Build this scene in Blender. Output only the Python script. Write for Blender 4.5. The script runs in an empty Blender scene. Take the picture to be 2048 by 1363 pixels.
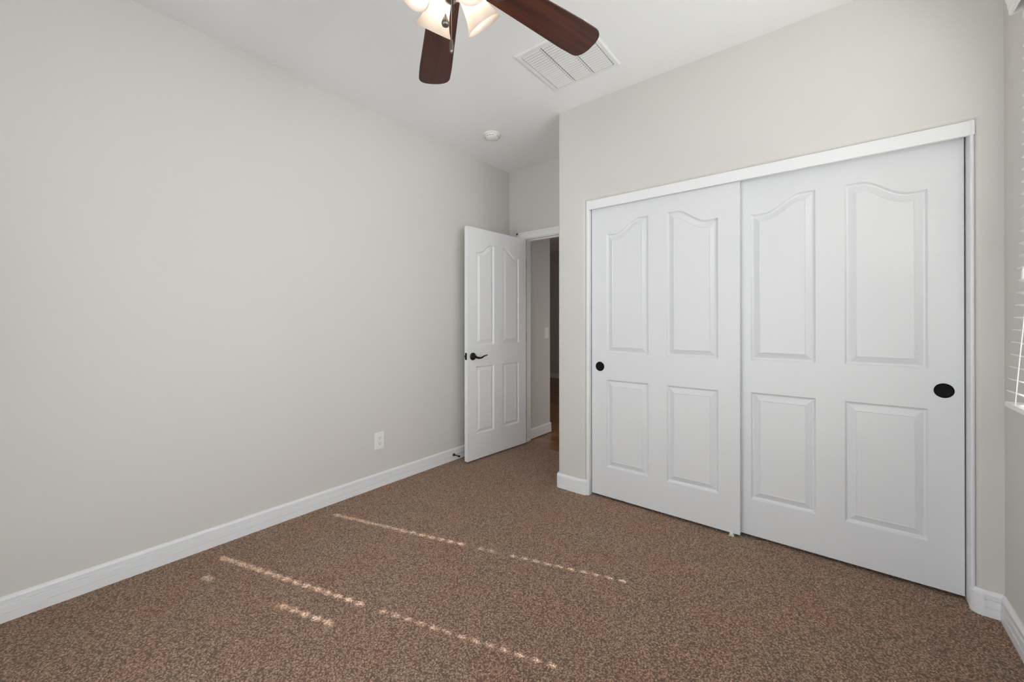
import bpy, bmesh, math, random
from mathutils import Vector, Matrix
random.seed(7)
PI = math.pi
scene = bpy.context.scene
COL = scene.collection

# ------------------------------------------------------------------ camera
CAM_H = 1.203
cam_d = bpy.data.cameras.new('camera')
cam_d.sensor_width = 36.0
cam_d.sensor_fit = 'HORIZONTAL'
cam_d.lens = 803.6 / 2048 * 36
cam_d.shift_x = 0.0
cam_d.shift_y = (643.62 - 681.5) / 2048
cam_d.clip_start = 0.02
cam = bpy.data.objects.new('camera', cam_d)
COL.objects.link(cam)
F = Vector((-0.626712, 0.779249, 0.001749))
U = Vector((0.001404, -0.001116, 0.999999))
Rv = F.cross(U).normalized()
U = Rv.cross(F).normalized()
m = Matrix((Rv, U, -F)).transposed().to_4x4()
m.translation = Vector((0, 0, CAM_H))
cam.matrix_world = m
scene.camera = cam

# ------------------------------------------------------------------ colour management
scene.view_settings.view_transform = 'Standard'
scene.view_settings.look = 'None'
scene.view_settings.gamma = 1.0
scene.view_settings.use_curve_mapping = False
scene.view_settings.exposure = -0.11
scene.cycles.max_bounces = 14
scene.cycles.diffuse_bounces = 10
scene.cycles.transparent_max_bounces = 12
scene.cycles.caustics_reflective = False
scene.cycles.caustics_refractive = False
scene.cycles.sample_clamp_indirect = 6.0

# ------------------------------------------------------------------ main dimensions (metres)
XL, XR = -2.618, 0.534          # left and right walls
YB, YC, YF = -0.72, 2.517, 3.211  # wall behind camera, closet wall, doorway wall
XC = -1.5895                    # outside corner of the closet wall
ZC = 2.743                      # ceiling
OL, OR_, OT = -1.363, 0.456, 2.053   # closet opening
WY0, WY1, WZ0, WZ1 = 0.60, 2.293, 0.885, 2.340   # window opening in the right wall

# ------------------------------------------------------------------ world, sun, daylight, added fill lights
world = bpy.data.worlds.new('world')
scene.world = world
world.use_nodes = True
wn = world.node_tree
bg = wn.nodes['Background']
sky = wn.nodes.new('ShaderNodeTexSky')
sky.sky_type = 'HOSEK_WILKIE'
sky.sun_direction = Vector((0.8, 0.24, 0.58)).normalized()
sky.turbidity = 3.0
wn.links.new(sky.outputs[0], bg.inputs[0])
bg.inputs[1].default_value = 1.0

sun_d = bpy.data.lights.new('sun', 'SUN')
sun_d.energy = 42.0
sun_d.angle = math.radians(0.53)
sun_d.color = (1.0, 0.955, 0.92)
sun = bpy.data.objects.new('sun', sun_d)
COL.objects.link(sun)
sun.rotation_euler = Vector((-1.0, -0.300, -0.735)).to_track_quat('-Z', 'Y').to_euler()
sun.location = (4, 3, 4)

day_d = bpy.data.lights.new('daylight', 'AREA')
day_d.shape = 'RECTANGLE'
day_d.size = 1.75
day_d.size_y = 1.55
day_d.energy = 58.0
day_d.color = (0.935, 0.95, 0.99)
day = bpy.data.objects.new('daylight', day_d)
COL.objects.link(day)
day.location = (XR + 0.36, (WY0 + WY1) / 2, (WZ0 + WZ1) / 2)
day.rotation_euler = Vector((-1, 0, 0)).to_track_quat('-Z', 'Z').to_euler()

# added fill light outside an invented, unseen window behind the camera
BX0, BX1, BZ0, BZ1 = -2.20, 0.40, 0.06, 2.20
fill2_d = bpy.data.lights.new('fill_light_back', 'AREA')
fill2_d.shape = 'RECTANGLE'
fill2_d.size = BX1 - BX0 + 0.3
fill2_d.size_y = BZ1 - BZ0 + 0.3
fill2_d.energy = 88.0
fill2_d.color = (0.935, 0.95, 0.99)
fill2 = bpy.data.objects.new('fill_light_back', fill2_d)
COL.objects.link(fill2)
fill2.location = ((BX0 + BX1) / 2, YB - 0.45, (BZ0 + BZ1) / 2)
fill2.rotation_euler = Vector((0, 1, 0)).to_track_quat('-Z', 'Z').to_euler()


# added fill light outside an invented third window, level with the camera
RY0, RY1, RZ0, RZ1 = -0.60, 0.30, 0.35, 2.25
fill3_d = bpy.data.lights.new('fill_light_side', 'AREA')
fill3_d.shape = 'RECTANGLE'
fill3_d.size = RY1 - RY0 + 0.2
fill3_d.size_y = RZ1 - RZ0 + 0.2
fill3_d.energy = 122.0
fill3_d.color = (0.935, 0.95, 0.99)
fill3 = bpy.data.objects.new('fill_light_side', fill3_d)
COL.objects.link(fill3)
fill3.location = (XR + 0.40, (RY0 + RY1) / 2, (RZ0 + RZ1) / 2)
fill3.rotation_euler = Vector((-1, 0, 0)).to_track_quat('-Z', 'Z').to_euler()

# dim fill light added to brighten the hall, standing in for daylight
hall_d = bpy.data.lights.new('fill_light_hall', 'AREA')
hall_d.shape = 'RECTANGLE'
hall_d.size = 1.6
hall_d.size_y = 1.2
hall_d.energy = 11.0
hall_d.color = (1.0, 0.96, 0.90)
hall = bpy.data.objects.new('fill_light_hall', hall_d)
COL.objects.link(hall)
hall.location = (-1.22, 4.8, 0.85)
hall.rotation_euler = Vector((-1, 0, 0)).to_track_quat('-Z', 'Z').to_euler()


# ------------------------------------------------------------------ materials
def new_mat(name):
    mt = bpy.data.materials.new(name)
    mt.use_nodes = True
    nt = mt.node_tree
    return mt, nt, nt.nodes['Principled BSDF']


def simple(name, col, rough=0.5, metal=0.0, spec=0.5, bump=None, coat=0.0):
    mt, nt, b = new_mat(name)
    b.inputs['Base Color'].default_value = (*col, 1)
    b.inputs['Roughness'].default_value = rough
    b.inputs['Metallic'].default_value = metal
    b.inputs['Specular IOR Level'].default_value = spec
    b.inputs['Coat Weight'].default_value = coat
    tc = nt.nodes.new('ShaderNodeTexCoord')
    nz = nt.nodes.new('ShaderNodeTexNoise')
    sc, st, ds = bump if bump else (60.0, 0.02, 0.001)
    nz.inputs['Scale'].default_value = sc
    nz.inputs['Detail'].default_value = 3.0
    nt.links.new(tc.outputs['Object'], nz.inputs['Vector'])
    bp = nt.nodes.new('ShaderNodeBump')
    bp.inputs['Strength'].default_value = st
    bp.inputs['Distance'].default_value = ds
    nt.links.new(nz.outputs['Fac'], bp.inputs['Height'])
    nt.links.new(bp.outputs['Normal'], b.inputs['Normal'])
    return mt


def M_carpet():
    mt, nt, b = new_mat('carpet')
    N, L = nt.nodes.new, nt.links.new
    tc = N('ShaderNodeTexCoord')
    # twisted tufts
    dn = N('ShaderNodeTexNoise'); dn.inputs['Scale'].default_value = 90; dn.inputs['Detail'].default_value = 2
    L(tc.outputs['Object'], dn.inputs['Vector'])
    mx = N('ShaderNodeVectorMath'); mx.operation = 'MULTIPLY_ADD'
    mx.inputs[1].default_value = (0.014, 0.014, 0.014)
    L(dn.outputs['Color'], mx.inputs[0]); L(tc.outputs['Object'], mx.inputs[2])
    vo = N('ShaderNodeTexVoronoi'); vo.inputs['Scale'].default_value = 150
    L(mx.outputs[0], vo.inputs['Vector'])
    fn = N('ShaderNodeTexNoise'); fn.inputs['Scale'].default_value = 210; fn.inputs['Detail'].default_value = 4
    fn.inputs['Roughness'].default_value = 0.7
    L(mx.outputs[0], fn.inputs['Vector'])
    # height
    h = N('ShaderNodeMath'); h.operation = 'SUBTRACT'
    L(fn.outputs['Fac'], h.inputs[0])
    vs = N('ShaderNodeMath'); vs.operation = 'MULTIPLY'; vs.inputs[1].default_value = 0.75
    L(vo.outputs['Distance'], vs.inputs[0]); L(vs.outputs[0], h.inputs[1])
    cr = N('ShaderNodeValToRGB')
    e = cr.color_ramp.elements
    e[0].position = -0.0; e[0].color = (0.17, 0.105, 0.073, 1)
    e[1].position = 0.50; e[1].color = (0.77, 0.555, 0.425, 1)
    c2 = cr.color_ramp.elements.new(0.22); c2.color = (0.430, 0.276, 0.196, 1)
    L(h.outputs[0], cr.inputs['Fac'])
    # broad wear and dye variation
    ln = N('ShaderNodeTexNoise'); ln.inputs['Scale'].default_value = 4.0; ln.inputs['Detail'].default_value = 4
    ln.inputs['Roughness'].default_value = 0.75
    L(tc.outputs['Object'], ln.inputs['Vector'])
    lr = N('ShaderNodeValToRGB')
    le = lr.color_ramp.elements
    le[0].position = 0.38; le[0].color = (1.00, 0.89, 0.83, 1)
    le[1].position = 0.62; le[1].color = (0.93, 0.97, 0.93, 1)
    L(ln.outputs['Fac'], lr.inputs['Fac'])
    mm = N('ShaderNodeMix'); mm.data_type = 'RGBA'; mm.blend_type = 'MULTIPLY'
    mm.inputs['Factor'].default_value = 1.0
    L(cr.outputs[0], mm.inputs[6]); L(lr.outputs[0], mm.inputs[7])
    L(mm.outputs[2], b.inputs['Base Color'])
    b.inputs['Roughness'].default_value = 1.0
    b.inputs['Specular IOR Level'].default_value = 0.1
    b.inputs['Sheen Weight'].default_value = 0.15
    bp = N('ShaderNodeBump'); bp.inputs['Strength'].default_value = 0.9; bp.inputs['Distance'].default_value = 0.006
    L(h.outputs[0], bp.inputs['Height']); L(bp.outputs['Normal'], b.inputs['Normal'])
    return mt


def M_wood(name, dark, light, scale, rough, axis='X', coat=0.0, fine=1.0):
    mt, nt, b = new_mat(name)
    N, L = nt.nodes.new, nt.links.new
    tc = N('ShaderNodeTexCoord')
    mp = N('ShaderNodeMapping')
    s = {'X': (1.5, 26 * fine, 26 * fine), 'Y': (26 * fine, 1.5, 26 * fine)}[axis]
    mp.inputs['Scale'].default_value = tuple(scale * v for v in s)
    L(tc.outputs['Object'], mp.inputs['Vector'])
    nz = N('ShaderNodeTexNoise'); nz.inputs['Scale'].default_value = 1.0; nz.inputs['Detail'].default_value = 6
    nz.inputs['Distortion'].default_value = 0.6; nz.inputs['Roughness'].default_value = 0.6
    L(mp.outputs[0], nz.inputs['Vector'])
    cr = N('ShaderNodeValToRGB')
    cr.color_ramp.elements[0].position = 0.32; cr.color_ramp.elements[0].color = (*dark, 1)
    cr.color_ramp.elements[1].position = 0.70; cr.color_ramp.elements[1].color = (*light, 1)
    L(nz.outputs['Fac'], cr.inputs['Fac'])
    L(cr.outputs[0], b.inputs['Base Color'])
    b.inputs['Roughness'].default_value = rough
    b.inputs['Coat Weight'].default_value = coat
    b.inputs['Coat Roughness'].default_value = 0.2
    return mt


def M_planks():
    mt, nt, b = new_mat('hall_wood_floor')
    N, L = nt.nodes.new, nt.links.new
    tc = N('ShaderNodeTexCoord')
    br = N('ShaderNodeTexBrick')
    br.inputs['Scale'].default_value = 1.0
    br.inputs['Brick Width'].default_value = 1.1
    br.inputs['Row Height'].default_value = 0.125
    br.inputs['Mortar Size'].default_value = 0.0015
    br.inputs['Color1'].default_value = (0.20, 0.078, 0.030, 1)
    br.inputs['Color2'].default_value = (0.31, 0.140, 0.060, 1)
    br.inputs['Mortar'].default_value = (0.03, 0.012, 0.006, 1)
    L(tc.outputs['Object'], br.inputs['Vector'])
    mp = N('ShaderNodeMapping'); mp.inputs['Scale'].default_value = (2.5, 40, 1)
    L(tc.outputs['Object'], mp.inputs['Vector'])
    nz = N('ShaderNodeTexNoise'); nz.inputs['Scale'].default_value = 1; nz.inputs['Detail'].default_value = 5
    L(mp.outputs[0], nz.inputs['Vector'])
    mr = N('ShaderNodeMapRange'); mr.inputs['To Min'].default_value = 0.6; mr.inputs['To Max'].default_value = 1.4
    L(nz.outputs['Fac'], mr.inputs['Value'])
    vm = N('ShaderNodeVectorMath'); vm.operation = 'SCALE'
    L(br.outputs['Color'], vm.inputs[0]); L(mr.outputs[0], vm.inputs['Scale'])
    L(vm.outputs[0], b.inputs['Base Color'])
    b.inputs['Roughness'].default_value = 0.28
    return mt


def M_glass():
    mt = bpy.data.materials.new('window_glass'); mt.use_nodes = True
    nt = mt.node_tree; nt.nodes.clear()
    out = nt.nodes.new('ShaderNodeOutputMaterial')
    tr = nt.nodes.new('ShaderNodeBsdfTransparent'); tr.inputs[0].default_value = (0.95, 0.97, 0.96, 1)
    gl = nt.nodes.new('ShaderNodeBsdfGlossy'); gl.inputs['Roughness'].default_value = 0.02
    fr = nt.nodes.new('ShaderNodeFresnel'); fr.inputs[0].default_value = 1.45
    mx = nt.nodes.new('ShaderNodeMixShader')
    nt.links.new(fr.outputs[0], mx.inputs[0]); nt.links.new(tr.outputs[0], mx.inputs[1]); nt.links.new(gl.outputs[0], mx.inputs[2])
    nt.links.new(mx.outputs[0], out.inputs[0])
    return mt


def M_shade():
    """frosted white glass: diffuse plus translucent"""
    mt = bpy.data.materials.new('frosted_glass'); mt.use_nodes = True
    nt = mt.node_tree; nt.nodes.clear()
    N, L = nt.nodes.new, nt.links.new
    out = N('ShaderNodeOutputMaterial')
    df = N('ShaderNodeBsdfDiffuse'); df.inputs[0].default_value = (0.72, 0.66, 0.62, 1)
    tl = N('ShaderNodeBsdfTranslucent'); tl.inputs[0].default_value = (0.93, 0.86, 0.78, 1)
    m1 = N('ShaderNodeMixShader'); m1.inputs[0].default_value = 0.66
    gl = N('ShaderNodeBsdfGlossy'); gl.inputs['Roughness'].default_value = 0.15
    m2 = N('ShaderNodeMixShader'); m2.inputs[0].default_value = 0.04
    L(df.outputs[0], m1.inputs[1]); L(tl.outputs[0], m1.inputs[2])
    L(m1.outputs[0], m2.inputs[1]); L(gl.outputs[0], m2.inputs[2]); L(m2.outputs[0], out.inputs[0])
    return mt


def M_emit(name, col, strength):
    mt, nt, b = new_mat(name)
    b.inputs['Base Color'].default_value = (0.9, 0.88, 0.85, 1)
    b.inputs['Emission Color'].default_value = (*col, 1)
    b.inputs['Emission Strength'].default_value = strength
    return mt


WALL = simple('wall_paint', (0.640, 0.621, 0.592), 0.75, spec=0.25, bump=(160, 0.06, 0.002))
CEIL = simple('ceiling_paint', (0.865, 0.87, 0.88), 0.9, spec=0.2, bump=(130, 0.10, 0.002))
TRIM = simple('trim_paint', (0.80, 0.80, 0.815), 0.38, bump=(40, 0.02, 0.001))
DOOR = simple('door_paint', (0.725, 0.73, 0.75), 0.42, bump=(220, 0.05, 0.0006))
CARPET = M_carpet()
PLANK = M_planks()
GLASS = M_glass()
SHADE = M_shade()
SCREEN = M_glass(); SCREEN.name = 'insect_screen_mesh'
SCREEN.node_tree.nodes['Transparent BSDF'].inputs[0].default_value = (0.78, 0.78, 0.78, 1)
BULB = M_emit('bulb_glow', (1.0, 0.92, 0.86), 85.0)
BRONZE = simple('dark_bronze', (0.012, 0.011, 0.011), 0.35, metal=0.5, bump=(90, 0.05, 0.0005))
BLACK = simple('black_pull', (0.004, 0.004, 0.004), 0.6, spec=0.15, bump=(90, 0.03, 0.0005))
PEWTER = simple('brushed_pewter', (0.16, 0.145, 0.135), 0.36, metal=0.85, bump=(120, 0.06, 0.0005))
CHAIN = simple('chain_metal', (0.42, 0.36, 0.31), 0.3, metal=0.9)
PLASTIC = simple('white_plastic', (0.80, 0.80, 0.78), 0.35)
SLOT = simple('dark_slot', (0.03, 0.03, 0.03), 0.6)
VENT = simple('vent_enamel', (0.80, 0.80, 0.80), 0.45)
DUCT = simple('duct_grey', (0.20, 0.20, 0.20), 0.7)
BLIND = simple('blind_white', (0.83, 0.83, 0.81), 0.4, bump=(50, 0.02, 0.0005))
BLADE = M_wood('cherry_blade', (0.026, 0.0072, 0.0045), (0.105, 0.029, 0.015), 1.0, 0.42, 'X', 0.04)
EXT = simple('sun_blocker_tan', (0.45, 0.41, 0.35), 0.9)  # colour of the added slab that blocks the sun
GROUND = simple('exterior_gravel', (0.13, 0.125, 0.12), 0.95, bump=(30, 0.3, 0.01))


# ------------------------------------------------------------------ mesh helpers
def obj(name, bm, mat, parent=None, smooth=None, loc=None, rot=None):
    me = bpy.data.meshes.new(name)
    bmesh.ops.recalc_face_normals(bm, faces=bm.faces)
    bm.to_mesh(me); bm.free()
    for mt in (mat if isinstance(mat, (list, tuple)) else [mat]):
        me.materials.append(mt)
    if smooth is not None:
        for p in me.polygons:
            p.use_smooth = True
        me.set_sharp_from_angle(angle=math.radians(smooth))
    o = bpy.data.objects.new(name, me)
    COL.objects.link(o)
    if parent:
        o.parent = parent
    if loc is not None:
        o.location = loc
    if rot is not None:
        o.rotation_euler = rot
    return o


def tag(o, label, cat, group=None):
    o['label'] = label; o['category'] = cat
    if group:
        o['group'] = group
    return o


def struct(o, label=None, cat=None):
    o['kind'] = 'structure'
    if label:
        o['label'] = label; o['category'] = cat
    return o


def empty(name, loc, rot=(0, 0, 0)):
    o = bpy.data.objects.new(name, None)
    COL.objects.link(o)
    o.location = loc; o.rotation_euler = rot
    o.empty_display_size = 0.05
    return o


def box(bm, x0, x1, y0, y1, z0, z1):
    v = [bm.verts.new((x, y, z)) for x in (x0, x1) for y in (y0, y1) for z in (z0, z1)]
    for f in ((0, 1, 3, 2), (4, 6, 7, 5), (0, 4, 5, 1), (2, 3, 7, 6), (0, 2, 6, 4), (1, 5, 7, 3)):
        bm.faces.new([v[i] for i in f])
    return v


def bevel_all(bm, w, seg=2, ang=0.5):
    ed = [e for e in bm.edges if len(e.link_faces) == 2 and e.calc_face_angle(0) > ang]
    bmesh.ops.bevel(bm, geom=ed, offset=w, segments=seg, profile=0.5, affect='EDGES')


def prism(bm, pts, z0, z1):
    """vertical prism from an outline in plan"""
    a = [bm.verts.new((x, y, z0)) for x, y in pts]
    b = [bm.verts.new((x, y, z1)) for x, y in pts]
    n = len(pts)
    for i in range(n):
        bm.faces.new((a[i], a[(i + 1) % n], b[(i + 1) % n], b[i]))
    bm.faces.new(a[::-1]); bm.faces.new(b)


def prism_x(bm, pts, x0, x1):
    """outline in (y, z) extruded along x"""
    a = [bm.verts.new((x0, y, z)) for y, z in pts]
    b = [bm.verts.new((x1, y, z)) for y, z in pts]
    n = len(pts)
    for i in range(n):
        bm.faces.new((a[i], a[(i + 1) % n], b[(i + 1) % n], b[i]))
    bm.faces.new(a[::-1]); bm.faces.new(b)


def arc(cx, cy, r, a0, a1, n=8):
    return [(cx + r * math.cos(math.radians(a0 + (a1 - a0) * i / n)),
             cy + r * math.sin(math.radians(a0 + (a1 - a0) * i / n))) for i in range(n + 1)]


def sweep(bm, path, prof, side=1.0):
    """sweep a (depth, height) profile along a plan polyline, mitred; depth to the right of travel when side=1"""
    n = len(path)
    rings = []
    for i, p in enumerate(path):
        def nrm(a, b):
            d = Vector((b[0] - a[0], b[1] - a[1])).normalized()
            return Vector((d.y, -d.x)) * side
        if i == 0:
            nn = nrm(path[0], path[1]); k = 1
        elif i == n - 1:
            nn = nrm(path[-2], path[-1]); k = 1
        else:
            n1, n2 = nrm(path[i - 1], p), nrm(p, path[i + 1])
            nn = (n1 + n2).normalized(); k = 1 / max(0.3, nn.dot(n1))
        rings.append([bm.verts.new((p[0] + nn.x * d * k, p[1] + nn.y * d * k, z)) for d, z in prof])
    m_ = len(prof)
    for a, b in zip(rings[:-1], rings[1:]):
        for j in range(m_):
            bm.faces.new((a[j], a[(j + 1) % m_], b[(j + 1) % m_], b[j]))
    bm.faces.new(rings[0]); bm.faces.new(rings[-1][::-1])


def lathe(bm, prof, n=32, mat=None, cap=True):
    """prof: list of (radius, height) along local z"""
    rings = []
    for r, z in prof:
        if r < 1e-6:
            rings.append([bm.verts.new((0, 0, z))])
        else:
            rings.append([bm.verts.new((r * math.cos(2 * PI * i / n), r * math.sin(2 * PI * i / n), z)) for i in range(n)])
    for a, b in zip(rings[:-1], rings[1:]):
        if len(a) == 1 and len(b) == 1:
            continue
        for i in range(n):
            j = (i + 1) % n
            if len(a) == 1:
                bm.faces.new((a[0], b[i], b[j]))
            elif len(b) == 1:
                bm.faces.new((a[i], b[0], a[j]))
            else:
                bm.faces.new((a[i], b[i], b[j], a[j]))
    if cap:
        for rg in (rings[0], rings[-1]):
            if len(rg) > 2:
                bm.faces.new(rg)
    if mat is not None:
        vs = [v for rg in rings for v in rg]
        bmesh.ops.transform(bm, matrix=mat, verts=vs)


def axis_mat(origin, d):
    """matrix taking local +z to direction d at origin"""
    return Matrix.Translation(Vector(origin)) @ Vector(d).to_track_quat('Z', 'Y').to_matrix().to_4x4()


def tube(bm, pts, rad, n=10):
    pts = [Vector(p) for p in pts]
    rads = rad if isinstance(rad, (list, tuple)) else [rad] * len(pts)
    rings = []
    up = Vector((0, 0, 1))
    for i, p in enumerate(pts):
        if i == 0: d = pts[1] - pts[0]
        elif i == len(pts) - 1: d = pts[-1] - pts[-2]
        else: d = pts[i + 1] - pts[i - 1]
        d.normalize()
        a = d.cross(up)
        if a.length < 1e-3: a = d.cross(Vector((1, 0, 0)))
        a.normalize(); b = d.cross(a).normalized()
        rings.append([bm.verts.new(p + (a * math.cos(2 * PI * k / n) + b * math.sin(2 * PI * k / n)) * rads[i]) for k in range(n)])
    for a, b in zip(rings[:-1], rings[1:]):
        for k in range(n):
            bm.faces.new((a[k], a[(k + 1) % n], b[(k + 1) % n], b[k]))
    bm.faces.new(rings[0]); bm.faces.new(rings[-1])


# ------------------------------------------------------------------ room shell
# carpet: bedroom, alcove and the closet floor; it ends in the doorway with a slanting edge
bm = bmesh.new()
edge = [(-2.46, 3.340), (-2.33, 3.285), (-2.22, 3.240), (-2.115, 3.208), (-2.0, 3.193), (-1.6, 3.19)]
prism(bm, [(XL - .05, YB - .05), (XR + .02, YB - .05), (XR + .02, YF - .02), (-1.55, YF - .02), (-1.6, 3.19)]
      + edge[::-1][1:] + [(-2.46, YF + .01), (XL - .05, YF + .01)], -0.03, 0.0)
struct(obj('floor', bm, CARPET))

bm = bmesh.new()
box(bm, -7.1, -1.1, 3.15, 7.5, -0.06, -0.008)
struct(obj('floor_hall', bm, PLANK))

bm = bmesh.new()
box(bm, -7.2, 0.70, -0.9, 7.6, ZC, ZC + 0.15)
struct(obj('ceiling', bm, CEIL))

bm = bmesh.new()
box(bm, XL - 0.12, XL, YB, 3.326, -0.03, ZC)
struct(obj('wall_left', bm, WALL))

bm = bmesh.new()
for a in ((XL - 0.12, BX0, -0.03, ZC), (BX1, XR + 0.13, -0.03, ZC), (BX0, BX1, -0.03, BZ0), (BX0, BX1, BZ1, ZC)):  # leaves an opening for the added back window
    box(bm, a[0], a[1], YB - 0.12, YB, a[2], a[3])
bmesh.ops.remove_doubles(bm, verts=bm.verts, dist=1e-5)
struct(obj('wall_back', bm, WALL))

# right wall with the blind's window opening and the added unseen one
bm = bmesh.new()
for a in ((YB, RY0, -0.03, ZC), (RY0, RY1, -0.03, RZ0), (RY0, RY1, RZ1, ZC), (RY1, WY0, -0.03, ZC), (WY1, 3.326, -0.03, ZC), (WY0, WY1, -0.03, WZ0), (WY0, WY1, WZ1, ZC)):
    box(bm, XR, XR + 0.13, *a)
bmesh.ops.remove_doubles(bm, verts=bm.verts, dist=1e-5)
struct(obj('wall_right', bm, WALL))

# closet wall: rounded drywall corners
rb = 0.020
T = 0.115
bm = bmesh.new()
# left pier and the closet's side wall
pts = ([(XC, YF)] + arc(XC + rb, YC + rb, rb, 180, 270) + arc(OL - rb, YC + rb, rb, 270, 360) +
       [(OL, YC + T), (XC + T, YC + T), (XC + T, YF)])
def pier(bm, pts, z0, side):
    n0 = len(bm.verts)
    prism(bm, pts, z0, OT + rb)
    bm.verts.ensure_lookup_table()
    for v in list(bm.verts)[n0:]:
        if v.co.z > 1:
            dlt = (OL - v.co.x) if side < 0 else (v.co.x - OR_)
            if dlt < rb - 1e-6 and (side > 0 or v.co.x > OL - rb - 1e-6):
                v.co.z = OT + max(0.0, dlt)
pier(bm, pts, -0.03, -1)
# right pier
pier(bm, arc(OR_ + rb, YC + rb, rb, 180, 270) + [(XR, YC), (XR, YC + T), (OR_, YC + T)], -0.03, 1)
# header with a rounded lower edge between the piers, plain above
hdr = [(YC, OT + rb)] + [(YC + rb - rb * math.sin(math.radians(a)), OT + rb - rb * math.cos(math.radians(a)))
                         for a in (78.75, 67.5, 56.25, 45, 33.75, 22.5, 11.25, 0)] + [(YC + T, OT), (YC + T, OT + rb)]
va = [bm.verts.new((OL - (z - OT), y, z)) for y, z in hdr]
vb = [bm.verts.new((OR_ + (z - OT), y, z)) for y, z in hdr]
for i in range(len(hdr)):
    j = (i + 1) % len(hdr)
    bm.faces.new((va[i], va[j], vb[j], vb[i]))
bm.faces.new(va[::-1]); bm.faces.new(vb)
prism(bm, arc(XC + rb, YC + rb, rb, 180, 270) + [(XR, YC), (XR, YC + T), (XC + T, YC + T), (XC + T, YF), (XC, YF)], OT + rb, ZC)
struct(obj('wall_closet', bm, WALL, smooth=40))

# wall with the doorway (and the back of the closet)
DX0, DX1, DZ = -2.452, -1.644, 2.05
bm = bmesh.new()
box(bm, XL, DX0, YF, YF + 0.115, -0.03, ZC)
box(bm, DX1, XR, YF, YF + 0.115, -0.03, ZC)
box(bm, DX0, DX1, YF, YF + 0.115, DZ, ZC)
bmesh.ops.remove_doubles(bm, verts=bm.verts, dist=1e-5)
struct(obj('wall_doorway', bm, WALL))

# hall beyond the doorway
HX, HY = -2.47, 3.758
bm = bmesh.new()
prism(bm, [(-7.1, YF + .115), (HX, YF + .115)] + arc(HX - rb, HY - rb, rb, 0, 90)[:] + [(-7.1, HY)], -0.03, ZC)
struct(obj('wall_hall_left', bm, WALL, smooth=40))
bm = bmesh.new()
box(bm, -7.1, -1.0, 7.4, 7.52, -0.03, ZC)
struct(obj('wall_hall_far', bm, WALL))
bm = bmesh.new()
box(bm, -1.2, -1.08, YF + .115, 7.4, -0.03, ZC)
struct(obj('wall_hall_right', bm, WALL))
bm = bmesh.new()
box(bm, -7.2, -7.1, 3.3, 7.52, -0.03, ZC)
struct(obj('wall_hall_end', bm, WALL))

# ------------------------------------------------------------------ baseboards
BB = [(0, 0), (0.016, 0), (0.016, 0.0325), (0.0152, 0.0335), (0.0065, 0.0338), (0.0065, 0.0400), (0.0150, 0.0415), (0.0150, 0.0650),
      (0.0142, 0.0665), (0.0045, 0.0668), (0.0045, 0.0740), (0.0128, 0.0755), (0.0135, 0.089), (0.011, 0.094), (0.004, 0.101), (0, 0.101)]
PLAIN = [(0, 0), (0.0165, 0), (0.0165, 0.088), (0.013, 0.090), (0.014, 0.094), (0.0125, 0.098), (0.006, 0.103), (0, 0.103)]


def baseboard(name, path, side=1, prof=BB, smooth=None):
    bm = bmesh.new()
    sweep(bm, path, prof, side)
    return struct(obj(name, bm, TRIM, smooth=smooth))


baseboard('baseboard_left', [(XL, YB), (XL, YF), (-2.511, YF)])
baseboard('baseboard_back', [(XR, YB), (XL, YB)])
baseboard('baseboard_alcove', [(XC, YF), (XC, YC + rb)], side=1)
baseboard('baseboard_closet_left', [(XC + rb, YC), (OL - rb - 0.006, YC)], side=1)
baseboard('baseboard_closet_right', [(OR_ + rb - 0.004, YC), (XR, YC)], side=1)
baseboard('baseboard_right', [(XR, YC), (XR, YB)], side=1)
# rounded corner blocks of the baseboard
baseboard('trim_1', [(XC, YC + rb + .006)] + arc(XC + rb, YC + rb, rb, 180, 270) + [(XC + rb + .004, YC)], 1, PLAIN, 35)
baseboard('trim_2', [(OL - rb - .01, YC)] + arc(OL - rb, YC + rb, rb, 270, 360), 1, PLAIN, 35)
baseboard('trim_3', arc(OR_ + rb, YC + rb, rb, 180, 270) + [(OR_ + rb + .001, YC)], 1, PLAIN, 35)
baseboard('baseboard_hall', [(HX, YF + .115)] + arc(HX - rb, HY - rb, rb, 0, 90) + [(-7.1, HY)], side=1)
baseboard('baseboard_hall_far', [(-7.1, 7.4), (-1.2, 7.4)], side=1)

# ------------------------------------------------------------------ closet opening trim
bm = bmesh.new()
prism(bm, arc(OL + 0.010, 2.5285, 0.010, 180, 270, 6) + arc(-1.339 - 0.004, 2.5225, 0.004, 270, 360, 4) + [(-1.339, 2.64), (OL, 2.64)], 0.0, OT)
struct(obj('trim_4', bm, TRIM, smooth=40))
bm = bmesh.new()
prism(bm, arc(0.4425 + 0.004, 2.5225, 0.004, 180, 270, 4) + arc(OR_ - 0.010, 2.5285, 0.010, 270, 360, 6) + [(OR_, 2.64), (0.4425, 2.64)], 0.0, OT)
struct(obj('trim_5', bm, TRIM, smooth=40))
bm = bmesh.new()
box(bm, -1.341, 0.4555, 2.5185, 2.532, 1.990, 2.0505)
bevel_all(bm, 0.0015, 2)
struct(obj('trim_6', bm, TRIM))
bm = bmesh.new()      # head board of the opening carrying the sliding track
box(bm, OL, OR_, 2.532, 2.64, 2.028, OT)
struct(obj('trim_7', bm, TRIM))

# ------------------------------------------------------------------ panelled door slabs
def rect_panel(x0, x1, z0, z1):
    return lambda d: [(x0 + d, z0 + d), (x1 - d, z0 + d), (x1 - d, z1 - d), (x0 + d, z1 - d)]


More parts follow.
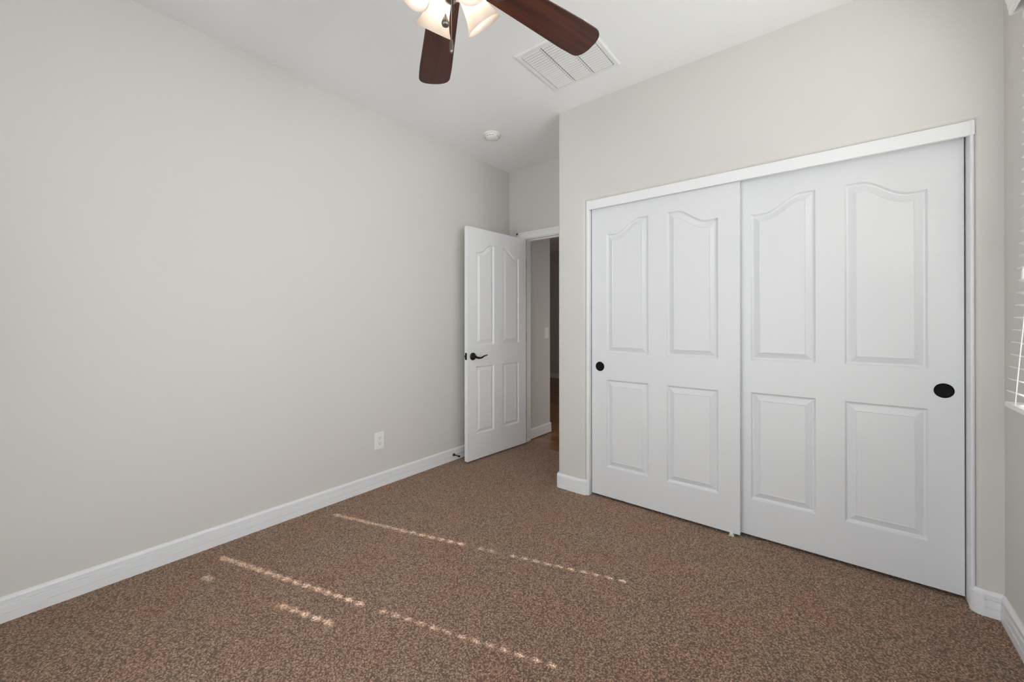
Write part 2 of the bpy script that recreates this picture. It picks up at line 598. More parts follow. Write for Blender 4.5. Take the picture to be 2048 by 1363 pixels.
def arch_panel(x0, x1, z0, zlow, zhigh, high_right):
    """panel outline as a function of the inset; the top follows an S curve"""
    def f(t):                          # t = 0 at the low side, 1 at the high side
        s_ = min(1, max(0, (t - 0.22) / 0.58))
        return zlow + (zhigh - zlow) * (0.5 - 0.5 * math.cos(PI * s_)) - 0.003 * math.sin(PI * min(1, t / 0.3))
    def outline(d):
        N = 26
        w = x1 - x0
        top = []
        for i in range(N + 1):
            x = d + (w - 2 * d) * i / N          # distance from the low side
            t = x / w
            sl = (f(t + 1e-3) - f(t - 1e-3)) / (2e-3 * w)
            top.append((x, f(t) - d * math.sqrt(1 + sl * sl * 0.8)))
        if high_right:
            tp = [(x0 + x, z) for x, z in top[::-1]]
        else:
            tp = [(x1 - x, z) for x, z in top]
        return [(x0 + d, z0 + d), (x1 - d, z0 + d)] + tp
    return outline


def door_slab(bm, w, z0, z1, th, panels):
    """slab with moulded panels on both faces; local x along width, front face at y=0 facing -y, back at y=th"""
    steps = [(0.0, 0.0), (0.003, -0.0042), (0.0078, -0.0115), (0.0125, -0.0128), (0.0155, -0.0118), (0.0430, -0.0008), (0.0455, -0.0026)]
    outer = [(0, z0), (w, z0), (w, z1), (0, z1)]
    rims = []
    for sgn, y0 in ((1, 0.0), (-1, th)):
        ov = [bm.verts.new((x, y0, z)) for x, z in outer]
        rims.append(ov)
        edges = [bm.edges.new((ov[i], ov[(i + 1) % 4])) for i in range(4)]
        for pts in panels:
            rings = []
            for ins, dep in steps:
                pp = pts(ins)
                rings.append([bm.verts.new((x, y0 - sgn * dep, z)) for x, z in pp])
            n = len(rings[0])
            edges += [bm.edges.new((rings[0][i], rings[0][(i + 1) % n])) for i in range(n)]
            for a, b in zip(rings[:-1], rings[1:]):
                for i in range(n):
                    bm.faces.new((a[i], a[(i + 1) % n], b[(i + 1) % n], b[i]))
            bm.faces.new(rings[-1])
        bmesh.ops.triangle_fill(bm, use_beauty=True, use_dissolve=False, edges=edges)
    a, b = rims
    for i in range(4):
        j = (i + 1) % 4
        bm.faces.new((a[i], a[j], b[j], b[i]))


def four_panels(xa, xb, xc, xd, zl0, zl1, zu0, zlow, zhigh):
    rect = lambda x0, x1: rect_panel(x0, x1, zl0, zl1)
    return [rect(xa, xb), rect(xc, xd), arch_panel(xa, xb, zu0, zlow, zhigh, True), arch_panel(xc, xd, zu0, zlow, zhigh, False)]


CP = four_panels(0.1085, 0.3985, 0.5140, 0.8040, 0.202, 0.798, 0.979, 1.792, 1.872)


def finger_pull(parent, x, z):
    bm = bmesh.new()
    prof = [(0.0, -0.0002), (0.022, -0.0002), (0.0265, -0.0016), (0.0295, -0.0030), (0.0315, -0.0022), (0.032, 0.0)]
    # ring standing proud, dished centre; axis along -y
    prof = [(0, 0.0008), (0.020, 0.0008), (0.0255, 0.0012), (0.028, 0.0030), (0.0305, 0.0030), (0.0325, 0.0004), (0.0325, -0.0002)]
    lathe(bm, prof, 40, axis_mat((x, 0, z), (0, -1, 0)))
    obj('finger_pull', bm, BLACK, parent, smooth=30)['label'] = 'round black recessed finger pull'


def closet_door(name, x, y, pull_x, label):
    bm = bmesh.new()
    door_slab(bm, 0.914, 0.0, 2.005, 0.034, CP)
    bmesh.ops.translate(bm, vec=(0, 0, 0.016), verts=bm.verts)
    d = obj(name, bm, DOOR, loc=(x, y, 0))
    struct(d, label, 'door')
    finger_pull(d, pull_x, 0.901)
    return d


closet_door('door_1', -1.3300, 2.5490, 0.0610, 'left white four-panel sliding closet door, in front, beside the wall corner')
closet_door('door_2', -0.4770, 2.5908, 0.8530, 'right white four-panel sliding closet door, behind its neighbour, nearest the window wall')

# little plastic floor guide under the overlap
bm = bmesh.new()
box(bm, -0.470, -0.445, 2.5405, 2.632, 0.0, 0.006)
for yy in (2.5405, 2.5855, 2.628):
    box(bm, -0.466, -0.449, yy, yy + 0.0035, 0.004, 0.030)
tag(obj('door_guide', bm, PLASTIC), 'small white floor guide under the sliding closet doors where they overlap', 'door guide')

# ------------------------------------------------------------------ swing door, open against the left wall
A = Vector((-2.392, 3.195, 0)); B = Vector((-2.444, 2.432, 0))
tdir = (B - A).normalized()
ang = math.atan2(tdir.y, tdir.x)
W = 0.765
SP = four_panels(0.105, 0.331, 0.444, 0.662, 0.217, 0.806, 0.995, 1.811, 1.886)
bm = bmesh.new()
door_slab(bm, W, 0.0, 2.015, 0.036, SP)
bmesh.ops.translate(bm, vec=(0, 0, 0.015), verts=bm.verts)
# local -y must face +x in the room: rotate so local x -> tdir
# with local x = tdir (pointing -y), local -y = rot90cw -> check sign
ly = Vector((-tdir.y, tdir.x, 0))
flip = (-ly).dot(Vector((1, 0, 0))) < 0
if flip:
    for v in bm.verts:
        v.co.y = -v.co.y
sd = -1 if flip else 1
d3 = obj('door_3', bm, TRIM, loc=A, rot=(0, 0, ang))
struct(d3, 'white four-panel bedroom door swung open almost flat against the left wall', 'door')


def lever(parent, yface, out, name='door_handle'):
    """curved lever on a round rose; out = local y direction away from the face"""
    bm = bmesh.new()
    u, z = 0.704, 0.912
    lathe(bm, [(0, 0.0), (0.033, 0.0), (0.033, 0.004), (0.031, 0.008), (0.024, 0.012), (0.014, 0.016), (0.0115, 0.022), (0.0115, 0.040), (0, 0.041)],
          32, axis_mat((u, yface, z), (0, out, 0)))
    pts, rr = [], []
    for i in range(15):
        t = i / 14
        pts.append((u - 0.004 - 0.138 * t + 0.004, yface + out * (0.036 + 0.010 * math.sin(PI * t * 0.9)),
                    z - 0.003 - 0.010 * math.sin(PI * min(1, t * 1.5)) + 0.012 * max(0, t - 0.45) ** 1.2 * 2))
        rr.append(0.0098 - 0.0052 * t)
    tube(bm, pts, rr, 12)
    o = obj(name, bm, BRONZE, parent, smooth=40)
    o['label'] = 'dark bronze lever handle on a round rose'


lever(d3, 0.0, -1 * sd)
lever(d3, 0.036 * sd, 1 * sd)
bm = bmesh.new()
y0, y1 = sorted((0.006 * sd, 0.030 * sd))
box(bm, W - 0.0005, W + 0.0015, y0, y1, 0.885, 0.945)
box(bm, W, W + 0.010, y0 + 0.005, y1 - 0.005, 0.905, 0.925)
obj('latch_plate', bm, BRONZE, d3)['label'] = 'dark bronze latch plate on the door edge'
for hz in (1.789, 1.059, 0.290):
    bm = bmesh.new()
    lathe(bm, [(0, -0.042), (0.002, -0.041), (0.0034, -0.039), (0.0034, 0.039), (0.002, 0.041), (0, 0.042)], 14,
          Matrix.Translation((-0.0025, 0.004 * sd, hz)))
    y0, y1 = sorted((0.002 * sd, 0.032 * sd))
    box(bm, -0.0015, -0.0002, y0, y1, hz - 0.044, hz + 0.044)
    obj('hinge', bm, BRONZE, d3, smooth=40)['label'] = 'dark bronze hinge'

# door frame: jambs, stops and casing
bm = bmesh.new()
J = -2.432
box(bm, DX0, J, YF - 0.002, YF + 0.117, 0.0, 2.052)
box(bm, -1.664, DX1, YF - 0.002, YF + 0.117, 0.0, 2.052)
box(bm, J, -1.664, YF - 0.002, YF + 0.117, 2.034, 2.052)
for a in ((J, J + 0.007, 0.0, 2.034), (-1.674, -1.664, 0.0, 2.034), (J, -1.664, 2.024, 2.034)):
    box(bm, a[0], a[1], YF + 0.040, YF + 0.117 - 0.04, a[2], a[3])
struct(obj('trim_8', bm, TRIM))
# casing with a stepped profile, bedroom side and hall side
def casing(name, yf, s, xo0=-2.511, xo1=-1.592):
    bm = bmesh.new()
    zt = 2.105
    bars = [(xo0, J - 0.006, 0.0, 2.042), (-1.658, xo1, 0.0, 2.042), (xo0, xo1, 2.042, zt)]
    for x0, x1, z0, z1 in bars:
        y0, y1 = sorted((yf, yf + s * 0.014)); box(bm, x0, x1, y0, y1, z0, z1)
    y0, y1 = sorted((yf, yf + s * 0.018))
    box(bm, xo0, xo0 + 0.018, y0, y1, 0.0, zt)
    box(bm, xo0, xo1, y0, y1, zt - 0.018, zt)
    bevel_all(bm, 0.0015, 1)
    return struct(obj(name, bm, TRIM))
casing('trim_9', YF - 0.0, -1)
casing('trim_10', YF + 0.115, 1, -2.469, -1.58)

# ------------------------------------------------------------------ spring door stop
ds = empty('door_stop', (XL + 0.015, 2.420, 0.050))
tag(ds, 'small black door stop on the baseboard behind the open bedroom door', 'door stop')
bm = bmesh.new()
lathe(bm, [(0, 0), (0.011, 0), (0.0125, 0.003), (0.011, 0.009), (0.007, 0.015), (0.0045, 0.018), (0, 0.018)], 20, axis_mat((0, 0, 0), (1, 0, 0)))
obj('stop_base', bm, BRONZE, ds, smooth=40)
bm = bmesh.new()
pts = [(0.016 + 0.05 * i / 120, 0.0035 * math.cos(i * 2 * PI / 8), 0.0035 * math.sin(i * 2 * PI / 8)) for i in range(121)]
tube(bm, pts, 0.0013, 6)
obj('spring', bm, BRONZE, ds, smooth=60)
bm = bmesh.new()
lathe(bm, [(0, 0.062), (0.006, 0.062), (0.0075, 0.066), (0.007, 0.075), (0, 0.078)], 18, axis_mat((0, 0, 0), (1, 0, 0)))
obj('stop_tip', bm, BLACK, ds, smooth=40)

# ------------------------------------------------------------------ wall outlet
def wall_plate(name, x, yc, zc, w, h, label, cat, kind):
    r = empty(name, (x, yc, zc)); tag(r, label, cat)
    bm = bmesh.new()
    box(bm, 0, 0.0055, -w / 2, w / 2, -h / 2, h / 2)
    ed = [e for e in bm.edges if all(v.co.x > 0.004 for v in e.verts)]
    bmesh.ops.bevel(bm, geom=ed, offset=0.0028, segments=3, profile=0.5, affect='EDGES')
    obj('wall_plate', bm, PLASTIC, r)
    if kind == 'outlet':
        for zz in (0.0195, -0.0195):
            bm = bmesh.new()
            pts = [(0.0165 * math.cos(a), max(-0.0135, min(0.0135, 0.0165 * math.sin(a)))) for a in [2 * PI * i / 32 for i in range(32)]]
            a_ = [bm.verts.new((0.005, p, q + zz)) for p, q in pts]; b_ = [bm.verts.new((0.0072, p * .96, q * .96 + zz)) for p, q in pts]
            for i in range(32):
                bm.faces.new((a_[i], a_[(i + 1) % 32], b_[(i + 1) % 32], b_[i]))
            bm.faces.new(b_)
            rc = obj('receptacle', bm, PLASTIC, r)
            bm = bmesh.new()
            box(bm, 0.0070, 0.0074, -0.0075, -0.0052, zz - 0.002, zz + 0.0075)
            box(bm, 0.0070, 0.0074, 0.0052, 0.0075, zz - 0.001, zz + 0.0065)
            lathe(bm, [(0, 0), (0.0026, 0), (0.0026, 0.0004), (0, 0.0004)], 14, axis_mat((0.0070, 0, zz - 0.0085), (1, 0, 0)))
            obj('socket_slots', bm, SLOT, rc)
        bm = bmesh.new()
        lathe(bm, [(0, 0), (0.0032, 0), (0.0028, 0.0012), (0, 0.0015)], 16, axis_mat((0.0055, 0, 0), (1, 0, 0)))
        obj('screw', bm, PLASTIC, r, smooth=40)
    else:
        bm = bmesh.new()
        box(bm, 0.005, 0.0085, -0.0165, 0.0165, -0.0335, 0.0335)
        bevel_all(bm, 0.001, 2)
        obj('rocker', bm, PLASTIC, r)
    return r


wall_plate('wall_outlet', XL, 1.6945, 0.3365, 0.075, 0.123, 'white duplex wall outlet low on the left wall', 'outlet', 'outlet')
wall_plate('light_switch', HX, 3.672, 1.092, 0.074, 0.118, 'white light switch on the hall wall seen through the doorway', 'light switch', 'switch')

# ------------------------------------------------------------------ smoke detector
sm = empty('smoke_detector', (-2.184, 2.459, ZC)); tag(sm, 'round white smoke detector on the ceiling near the doorway alcove', 'smoke detector')
bm = bmesh.new()
lathe(bm, [(0, 0), (0.068, 0), (0.068, -0.006), (0.064, -0.010), (0, -0.010)], 48)
obj('mounting_plate', bm, PLASTIC, sm, smooth=40)
bm = bmesh.new()
lathe(bm, [(0, -0.009), (0.058, -0.009), (0.060, -0.013), (0.058, -0.026), (0.050, -0.033), (0.046, -0.033), (0.044, -0.036), (0.030, -0.041), (0.0, -0.043)], 48)
sb = obj('sensor_housing', bm, PLASTIC, sm, smooth=30)
bm = bmesh.new()
for k in range(16):
    a = 2 * PI * k / 16
    if k % 4 == 3:
        continue
    mt = Matrix.Rotation(a, 4, 'Z')
    vs = box(bm, 0.0515, 0.0592, -0.0055, 0.0055, -0.0290, -0.0262)
    bmesh.ops.transform(bm, matrix=mt, verts=vs)
obj('sensor_slots', bm, DUCT, sm)['kind'] = 'stuff'
bm = bmesh.new()
lathe(bm, [(0, 0.0), (0.009, 0.0), (0.009, -0.003), (0, -0.004)], 20, Matrix.Translation((0.012, -0.012, -0.0400)))
obj('test_button', bm, PLASTIC, sm, smooth=40)

# ------------------------------------------------------------------ ceiling return vent
vx, vy = -1.2165, 2.0385
vt = empty('ceiling_vent', (vx, vy, ZC)); tag(vt, 'square white louvred air vent on the ceiling beside the fan blade', 'vent')
hw, hh = 0.228, 0.224
iw, ih = 0.198, 0.194
bm = bmesh.new()
zlip, zin = -0.003, -0.011
out = [(-hw, -hh), (hw, -hh), (hw, hh), (-hw, hh)]
lv = [(out, 0.0), (out, zlip), ([(x * .965, y * .965) for x, y in out], zin), ([(-iw, -ih), (iw, -ih), (iw, ih), (-iw, ih)], zin),
      ([(-iw, -ih), (iw, -ih), (iw, ih), (-iw, ih)], -0.0005)]
rings = [[bm.verts.new((x, y, z)) for x, y in p] for p, z in lv]
for a, b in zip(rings[:-1], rings[1:]):
    for i in range(4):
        bm.faces.new((a[i], a[(i + 1) % 4], b[(i + 1) % 4], b[i]))
for i in range(4):
    bm.faces.new((rings[-1][i], rings[-1][(i + 1) % 4], rings[0][(i + 1) % 4], rings[0][i]))
for xd in (-0.068, 0.062):
    box(bm, xd - 0.0045, xd + 0.0045, -ih, ih, -0.0110, -0.0095)
obj('vent_frame', bm, VENT, vt)
bm = bmesh.new()
n = 19
for k in range(n):
    yy = -ih + (k + 0.5) * (2 * ih / n)
    for xa, xb in ((-iw + .004, -0.0755), (-0.0600, 0.0545), (0.0695, iw - .004)):
        # blade tilted in the (y, z) plane
        p = [(yy - 0.0062, -0.0058), (yy - 0.0066, -0.0066), (yy + 0.0062, -0.0114), (yy + 0.0068, -0.0106)]
        prism_x(bm, p, xa, xb)
obj('louvres', bm, VENT, vt)
bm = bmesh.new()
box(bm, -iw, iw, -ih, ih, -0.0012, -0.0004)
obj('duct_backing', bm, DUCT, vt)

# ------------------------------------------------------------------ ceiling fan
CX, CY, CZ = -0.986, 0.903, 2.391
fan = empty('ceiling_fan', (CX, CY, ZC))
tag(fan, 'ceiling fan with dark reddish wood blades and four lit frosted bell shades', 'ceiling fan')
def FZ(z): return z - ZC
bm = bmesh.new()
lathe(bm, [(0, 0), (0.068, 0), (0.070, -0.006), (0.066, -0.020), (0.050, -0.042), (0.030, -0.056), (0.020, -0.060), (0, -0.060)], 40)
obj('canopy', bm, PEWTER, fan, smooth=40)
bm = bmesh.new()
lathe(bm, [(0, -0.058), (0.0125, -0.058), (0.0125, FZ(2.545)), (0, FZ(2.545))], 20)
obj('downrod', bm, PEWTER, fan, smooth=40)
bm = bmesh.new()
lathe(bm, [(0, FZ(2.560)), (0.030, FZ(2.560)), (0.045, FZ(2.550)), (0.085, FZ(2.538)), (0.112, FZ(2.520)), (0.122, FZ(2.495)), (0.122, FZ(2.460)),
           (0.112, FZ(2.440)), (0.085, FZ(2.428)), (0.070, FZ(2.420)), (0.070, FZ(2.405)), (0, FZ(2.405))], 48)
obj('motor_housing', bm, PEWTER, fan, smooth=35)


def blade_mesh():
    """local x outward from the fan axis, y across; z = 0 at the lower face plane"""
    bm = bmesh.new()
    R_, r0 = 0.6460, 0.165
    def wid(r):
        t = min(1, max(0, (r - 0.17) / 0.36))
        return 0.055 + 0.018 * t
    up, N = [], 24
    for i in range(N + 1):
        r = r0 + (R_ - 0.050 - r0) * i / N
        up.append((r, wid(r)))
    w = wid(R_)
    # softly rounded tip
    tip = []
    for i in range(1, 20):
        a = PI / 2 - PI * i / 20
        cx_ = R_ - 0.050
        c, s = math.cos(a), math.sin(a)
        tip.append((cx_ + 0.050 * abs(c) ** 0.80, w * math.copysign(abs(s) ** 0.76, s)))
    outline = up + tip + [(r, -v) for r, v in up[::-1]]
    outline = outline[:] 
    th = 0.006
    a = [bm.verts.new((x, y, 0)) for x, y in outline]
    b = [bm.verts.new((x, y, th)) for x, y in outline]
    n = len(outline)
    for i in range(n):
        bm.faces.new((a[i], b[i], b[(i + 1) % n], a[(i + 1) % n]))
    bm.faces.new(a); bm.faces.new(b[::-1])
    ed = [e for e in bm.edges if len(e.link_faces) == 2 and e.calc_face_angle(0) > 1.0 and abs(e.verts[0].co.z - e.verts[1].co.z) < 1e-6]
    bmesh.ops.bevel(bm, geom=ed, offset=0.0015, segments=2, profile=0.5, affect='EDGES')
    return bm


def iron_mesh():
    bm = bmesh.new()
    # flat ornamental arm from motor to blade underside
    pts = [(0.072, 0.014), (0.105, 0.012), (0.135, 0.016), (0.160, 0.034), (0.185, 0.040), (0.205, 0.034), (0.222, 0.014), (0.236, 0.0)]
    outl = pts + [(x, -y) for x, y in pts[::-1][1:]]
    zz = lambda x: 0.030 * max(0, min(1, (0.150 - x) / 0.06)) ** 1.0 * 0.6
    a = [bm.verts.new((x, y, -0.0045 + zz(x))) for x, y in outl]
    b = [bm.verts.new((x, y, -0.0005 + zz(x))) for x, y in outl]
    n = len(outl)
    for i in range(n):
        bm.faces.new((a[i], b[i], b[(i + 1) % n], a[(i + 1) % n]))
    h = len(pts)
    for i in range(h - 1):
        j = n - 1 - i
        k = (j + 1) % n
        i0, i1 = i, i + 1
        jj0 = (n - i) % n if i > 0 else n - 1
        # strip quads between mirrored points
        p0, p1 = i, i + 1
        q0, q1 = (n - 1 - i), (n - 2 - i) 
        if q1 == p1:
            bm.faces.new((a[p0], a[p1], a[q0])); bm.faces.new((b[p0], b[q0], b[p1]))
        elif q1 > p1:
            bm.faces.new((a[p0], a[p1], a[q1], a[q0])); bm.faces.new((b[p0], b[q0], b[q1], b[p1]))
    for sx, sy in ((0.180, 0.024), (0.180, -0.024), (0.214, 0.0)):
        lathe(bm, [(0, -0.0075), (0.004, -0.007), (0.0052, -0.0045), (0, -0.0045)], 12, Matrix.Translation((sx, sy, 0)))
    return bm


droop, pitch = 0.0528, -0.140
b0 = None
for k in range(5):
    az = math.radians(144.586 - 71.8 * k if k < 2 else 144.586 - 72 * k)
    u = Vector((math.cos(az) * math.cos(droop), math.sin(az) * math.cos(droop), -math.sin(droop)))
    w = Vector((-math.sin(az), math.cos(az), 0))
    t = u.cross(w)
    v = w * math.cos(pitch) + t * math.sin(pitch)
    nrm = u.cross(v)
    mt = Matrix((u, v, nrm)).transposed().to_4x4()
    mt.translation = Vector((0, 0, FZ(CZ)))
    if b0 is None:
        bl = obj('blade', blade_mesh(), BLADE, fan, smooth=35)
        ir = obj('blade_arm', iron_mesh(), PEWTER, bl, smooth=35)
        b0, i0_ = bl, ir
    else:
        bl = b0.copy(); COL.objects.link(bl); bl.parent = fan
        ir = i0_.copy(); COL.objects.link(ir); ir.parent = bl
    bl.matrix_local = mt

bm = bmesh.new()
lathe(bm, [(0, FZ(2.406)), (0.058, FZ(2.406)), (0.060, FZ(2.395)), (0.050, FZ(2.378)), (0.048, FZ(2.345)), (0.042, FZ(2.322)), (0.026, FZ(2.300)),
           (0.014, FZ(2.288)), (0.014, FZ(2.280)), (0.019, FZ(2.274)), (0.019, FZ(2.264)), (0.010, FZ(2.256)), (0, FZ(2.254))], 40)
obj('light_kit', bm, PEWTER, fan, smooth=35)

TH = math.radians(39.5)
for k in range(4):
    az = math.radians(165.0 - 90 * k)
    a = Vector((math.cos(az) * math.sin(TH), math.sin(az) * math.sin(TH), -math.cos(TH)))
    rim = Vector((0.131 * math.cos(az), 0.131 * math.sin(az), FZ(2.240)))
    neck = rim - a * 0.118
    fm = axis_mat(neck, a)
    bm = bmesh.new()
    L_ = 0.118
    outp = [(0.026, -0.004), (0.030, 0.002), (0.0335, 0.012), (0.0365, 0.028), (0.0395, 0.048), (0.0435, 0.068), (0.0485, 0.086), (0.0550, 0.102), (0.0645, L_)]
    prof = outp + [(0.0648, L_ + 0.0015), (0.0625, L_ + 0.0010)] + [(r - 0.0032, z) for r, z in outp[::-1]]
    lathe(bm, prof, 48, fm, cap=False)
    sh = obj('lamp_shade', bm, SHADE, fan, smooth=60)
    bm = bmesh.new()
    lathe(bm, [(0, -0.022), (0.012, -0.022), (0.022, -0.016), (0.030, -0.006), (0.0315, 0.006), (0.0300, 0.006), (0.028, -0.003), (0, -0.003)], 32, fm)
    p0 = neck - a * 0.016
    p1 = Vector((0.040 * math.cos(az), 0.040 * math.sin(az), FZ(2.358)))
    tube(bm, [p0, (p0 + p1) / 2 + Vector((0, 0, 0.004)), p1], 0.008, 12)
    obj('shade_holder', bm, PEWTER, fan, smooth=40)
    bm = bmesh.new()
    lathe(bm, [(0, -0.002), (0.012, 0.0), (0.013, 0.016), (0.018, 0.030), (0.0225, 0.044), (0.0235, 0.056), (0.020, 0.068), (0.011, 0.077), (0, 0.080)], 20, fm)
    obj('light_bulb', bm, BULB, sh, smooth=60)


def pull_chain(x, y, z0, z1, pend):
    """beaded chain with a pendant; pend = list of (radius, height) below z1"""
    bm = bmesh.new()
    n_ = int((z0 - z1) / 0.0042)
    for i in range(n_):
        z = z0 - (i + .5) * (z0 - z1) / n_
        bmesh.ops.create_icosphere(bm, subdivisions=1, radius=0.0014, matrix=Matrix.Translation((x, y, FZ(z))))
    tube(bm, [(x, y, FZ(z0)), (x, y, FZ(z1))], 0.0005, 5)
    c = obj('pull_chain', bm, CHAIN, fan, smooth=60)
    bm = bmesh.new()
    lathe(bm, [(r, -h) for r, h in pend], 24, Matrix.Translation((x, y, FZ(z1))))
    p = obj('chain_pendant', bm, PEWTER, c, smooth=50)


# directions in plan: right of the camera view and towards the camera
rgt = Vector((0.7792, 0.6267)); fw = Vector((-0.6267, 0.7792))
c1 = rgt * (-0.013) - fw * 0.02
c2 = rgt * (0.008) - fw * 0.03
PEND1 = [(0, -0.001), (0.002, 0), (0.0045, 0.007), (0.0085, 0.016), (0.0120, 0.025), (0.0130, 0.031), (0.0110, 0.037), (0.006, 0.0405), (0, 0.041)]
pull_chain(c1.x, c1.y, 2.275, 2.2035, PEND1)
PEND2 = [(0, -0.001), (0.0035, 0), (0.005, 0.004), (0.0062, 0.014), (0.0066, 0.026), (0.0060, 0.034), (0.0038, 0.041), (0, 0.043)]
pull_chain(c2.x, c2.y, 2.275, 2.112, PEND2)

# ------------------------------------------------------------------ window with sill and blind
XG = XR + 0.095
win = empty('window_1', (XG, (WY0 + WY1) / 2, WZ0))
struct(win, 'white framed window behind the open white blinds in the right wall', 'window')
def inwin(bm):
    bmesh.ops.translate(bm, vec=(-XG, -(WY0 + WY1) / 2, -WZ0), verts=bm.verts)
    return bm
bm = bmesh.new()
fwid = 0.045
for a in ((WY0, WY0 + fwid, WZ0, WZ1), (WY1 - fwid, WY1, WZ0, WZ1), (WY0 + fwid, WY1 - fwid, WZ0, WZ0 + fwid), (WY0 + fwid, WY1 - fwid, WZ1 - fwid, WZ1), (WY0 + fwid, WY1 - fwid, 1.575, 1.620)):
    box(bm, XG, XG + 0.030, *a)
obj('window_frame', inwin(bm), TRIM, win)
for z0, z1 in ((WZ0 + fwid, 1.575), (1.620, WZ1 - fwid)):
    bm = bmesh.new()
    box(bm, XG + 0.013, XG + 0.016, WY0 + fwid, WY1 - fwid, z0, z1)
    obj('window_pane', inwin(bm), GLASS, win)
bm = bmesh.new()
box(bm, XG + 0.0305, XG + 0.0315, WY0 + fwid - .01, WY1 - fwid + .01, WZ0 + fwid - .01, 1.590)
obj('insect_screen', inwin(bm), SCREEN, win)
bm = bmesh.new()
box(bm, XR - 0.0, XG, WY0 - 0.0, WY1, WZ0 - 0.0, WZ0 + 0.0118)
bevel_all(bm, 0.003, 2)
obj('window_sill', inwin(bm), TRIM, win)

BY0, BY1 = 0.602, 2.2895
bld = empty('window_blind', (XR, (BY0 + BY1) / 2, 2.40))
tag(bld, 'white horizontal slat blind with valance on the right wall, at the right edge', 'blind')
def inb(bm):
    bmesh.ops.translate(bm, vec=(-XR, -(BY0 + BY1) / 2, -2.40), verts=bm.verts)
    return bm
def xfront(z):        # room-side edge of the slats: the foot of the blind is pushed into the room
    z = min(2.35, max(0.88, z))
    pts = [(0.88, 0.486), (1.05, 0.4965), (1.25, 0.5105), (1.45, 0.519), (1.67, 0.5255), (2.35, 0.531)]
    for (a, xa), (b, xb) in zip(pts[:-1], pts[1:]):
        if a <= z <= b:
            return xa + (xb - xa) * (z - a) / (b - a)
HOLES = (2.172, 1.577, 1.437)
LADDERS = (2.172, 1.577, 1.437, 0.74)
tilt = math.radians(16.5)
bm = bmesh.new()
nsl = 31
for k in range(nsl):
    z = 0.9475 + k * 0.0445
    if z > 2.325: break
    vs = []
    d, th = 0.0508, 0.0028
    xs = [0, 0.0150, 0.0355, d]
    ys = [BY0]
    # lift-cord holes; the third column is open only where sun dots should land
    open_holes = [h for h in HOLES if not (h == 1.437 and not (1.52 < z < 1.77 or 2.08 < z < 2.14))]
    for h in sorted(open_holes):
        ys += [h - 0.0065, h + 0.0065]
    ys.append(BY1)
    vs += box(bm, xs[0], xs[1], BY0, BY1, -th / 2, th / 2)
    vs += box(bm, xs[2], xs[3], BY0, BY1, -th / 2, th / 2)
    for i in range(0, len(ys), 2):
        vs += box(bm, xs[1], xs[2], ys[i], ys[i + 1], -th / 2, th / 2)
    xf = xfront(z)
    mt = Matrix.Translation((xf, 0, z + d * math.sin(tilt) * 0.5)) @ Matrix.Rotation(tilt, 4, 'Y')
    bmesh.ops.transform(bm, matrix=mt, verts=vs)
obj('slats', inb(bm), BLIND, bld)
bm = bmesh.new()
box(bm, 0.486, 0.537, BY0, BY1, 0.897, 0.914)
bevel_all(bm, 0.002, 2)
obj('bottom_rail', inb(bm), BLIND, bld)
bm = bmesh.new()
box(bm, XR - 0.004, XR + 0.058, BY0, BY1, 2.298, 2.343)
obj('headrail', inb(bm), BLIND, bld)
bm = bmesh.new()   # crown-profile valance with returns
VP = [(0.507, 2.329), (0.500, 2.331), (0.4985, 2.340), (0.4985, 2.352), (0.4955, 2.357), (0.4955, 2.372), (0.491, 2.382), (0.489, 2.398), (0.485, 2.404), (0.485, 2.412), (0.500, 2.412), (0.507, 2.400)]
a = [bm.verts.new((x, BY0 - 0.03, z)) for x, z in VP]; b = [bm.verts.new((x, BY1 + 0.006, z)) for x, z in VP]
n = len(VP)
for i in range(n):
    bm.faces.new((a[i], a[(i + 1) % n], b[(i + 1) % n], b[i]))
bm.faces.new(a); bm.faces.new(b)
for yy in (BY0 - 0.03, BY1 - 0.006):
    box(bm, 0.506, XR, yy, yy + 0.012, 2.331, 2.410)
box(bm, 0.506, XR, BY0 - .03, BY1 + .006, 2.400, 2.410)
obj('valance', inb(bm), BLIND, bld)
for h in LADDERS:
    bm = bmesh.new()
    hy = h + 0.010
    pts = [(xfront(z) - 0.0015, hy, z) for z in [0.913 + i * (2.30 - 0.913) / 24 for i in range(25)]]
    tube(bm, pts, 0.0014, 6)
    pts2 = [(xfront(z) + 0.0515, hy, z - .004) for z in [0.913 + i * (2.30 - 0.913) / 24 for i in range(25)]]
    tube(bm, pts2, 0.0010, 6)
    obj('ladder_cord', inb(bm), BLIND, bld)
bm = bmesh.new()
tx, ty = 0.503, 2.161
tube(bm, [(tx + .004, ty, 2.335), (tx + .001, ty, 1.9), (tx, ty, 1.39)], 0.0011, 6)
pc = obj('pull_cord', inb(bm), BLIND, bld)
bm = bmesh.new()
lathe(bm, [(0, 0.042), (0.003, 0.042), (0.0055, 0.034), (0.0075, 0.008), (0.0065, 0.0), (0, 0.0)], 16, Matrix.Translation((tx, ty, 1.352)))
obj('cord_tassel', inb(bm), BLIND, pc, smooth=50)

# ------------------------------------------------------------------ ground outside the window
bm = bmesh.new()
box(bm, -14, 14, -14, YB - 0.2, -0.6, -0.5)
box(bm, XR + 0.25, 14, YB - 0.2, 12, -0.6, -0.5)
struct(obj('ground_outside', bm, GROUND))

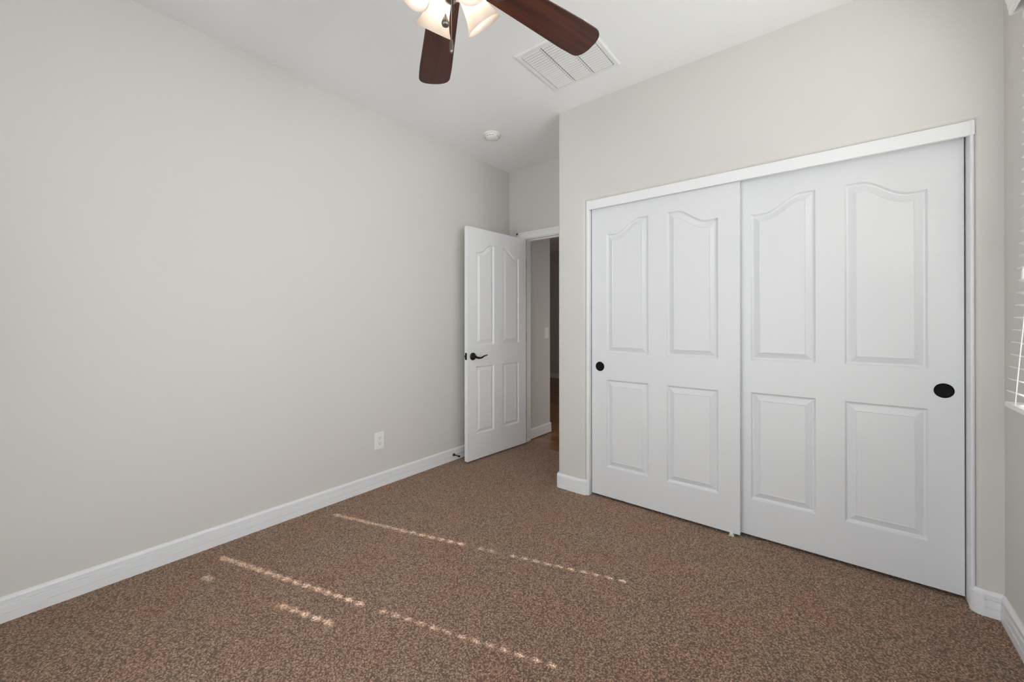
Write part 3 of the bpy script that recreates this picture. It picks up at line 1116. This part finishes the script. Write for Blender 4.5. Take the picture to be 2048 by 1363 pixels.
# ------------------------------------------------------------------ invented second window, unseen behind the camera, lets in fill light
w2 = empty('added_window_back', ((BX0 + BX1) / 2, YB - 0.10, BZ0))
struct(w2, 'added white framed window behind the viewer, unseen opening for fill light', 'window')
def inw2(bm):
    bmesh.ops.translate(bm, vec=(-(BX0 + BX1) / 2, -(YB - 0.10), -BZ0), verts=bm.verts)
    return bm
bm = bmesh.new()
mid = (BX0 + BX1) / 2
for a in ((BX0, BX0 + .05, BZ0, BZ1), (BX1 - .05, BX1, BZ0, BZ1), (mid - .025, mid + .025, BZ0 + .05, BZ1 - .05), (BX0 + .05, BX1 - .05, BZ0, BZ0 + .05), (BX0 + .05, BX1 - .05, BZ1 - .05, BZ1)):
    box(bm, a[0], a[1], YB - 0.10, YB - 0.07, a[2], a[3])
obj('window_frame', inw2(bm), TRIM, w2)
for x0, x1 in ((BX0 + .05, mid - .025), (mid + .025, BX1 - .05)):
    bm = bmesh.new()
    box(bm, x0, x1, YB - 0.087, YB - 0.084, BZ0 + .05, BZ1 - .05)
    obj('window_pane', inw2(bm), GLASS, w2)

w3 = empty('added_window_side', (XR + 0.095, (RY0 + RY1) / 2, RZ0))  # invented window out of view, lets in side fill light
struct(w3, 'added white framed window in the right wall beside the viewer, unseen opening for fill light', 'window')
def inw3(bm):
    bmesh.ops.translate(bm, vec=(-(XR + 0.095), -(RY0 + RY1) / 2, -RZ0), verts=bm.verts)
    return bm
bm = bmesh.new()
for a in ((RY0, RY0 + .05, RZ0, RZ1), (RY1 - .05, RY1, RZ0, RZ1), (RY0 + .05, RY1 - .05, RZ0, RZ0 + .05), (RY0 + .05, RY1 - .05, RZ1 - .05, RZ1)):
    box(bm, XR + 0.095, XR + 0.125, *a)
obj('window_frame', inw3(bm), TRIM, w3)
bm = bmesh.new()
box(bm, XR + 0.108, XR + 0.111, RY0 + .05, RY1 - .05, RZ0 + .05, RZ1 - .05)
obj('window_pane', inw3(bm), GLASS, w3)

# added unseen slab that keeps the sun out of the third window
bm = bmesh.new()
box(bm, 2.0, 2.12, -3.0, 0.95, -0.5, 3.8)
struct(obj('sun_blocker', bm, EXT))
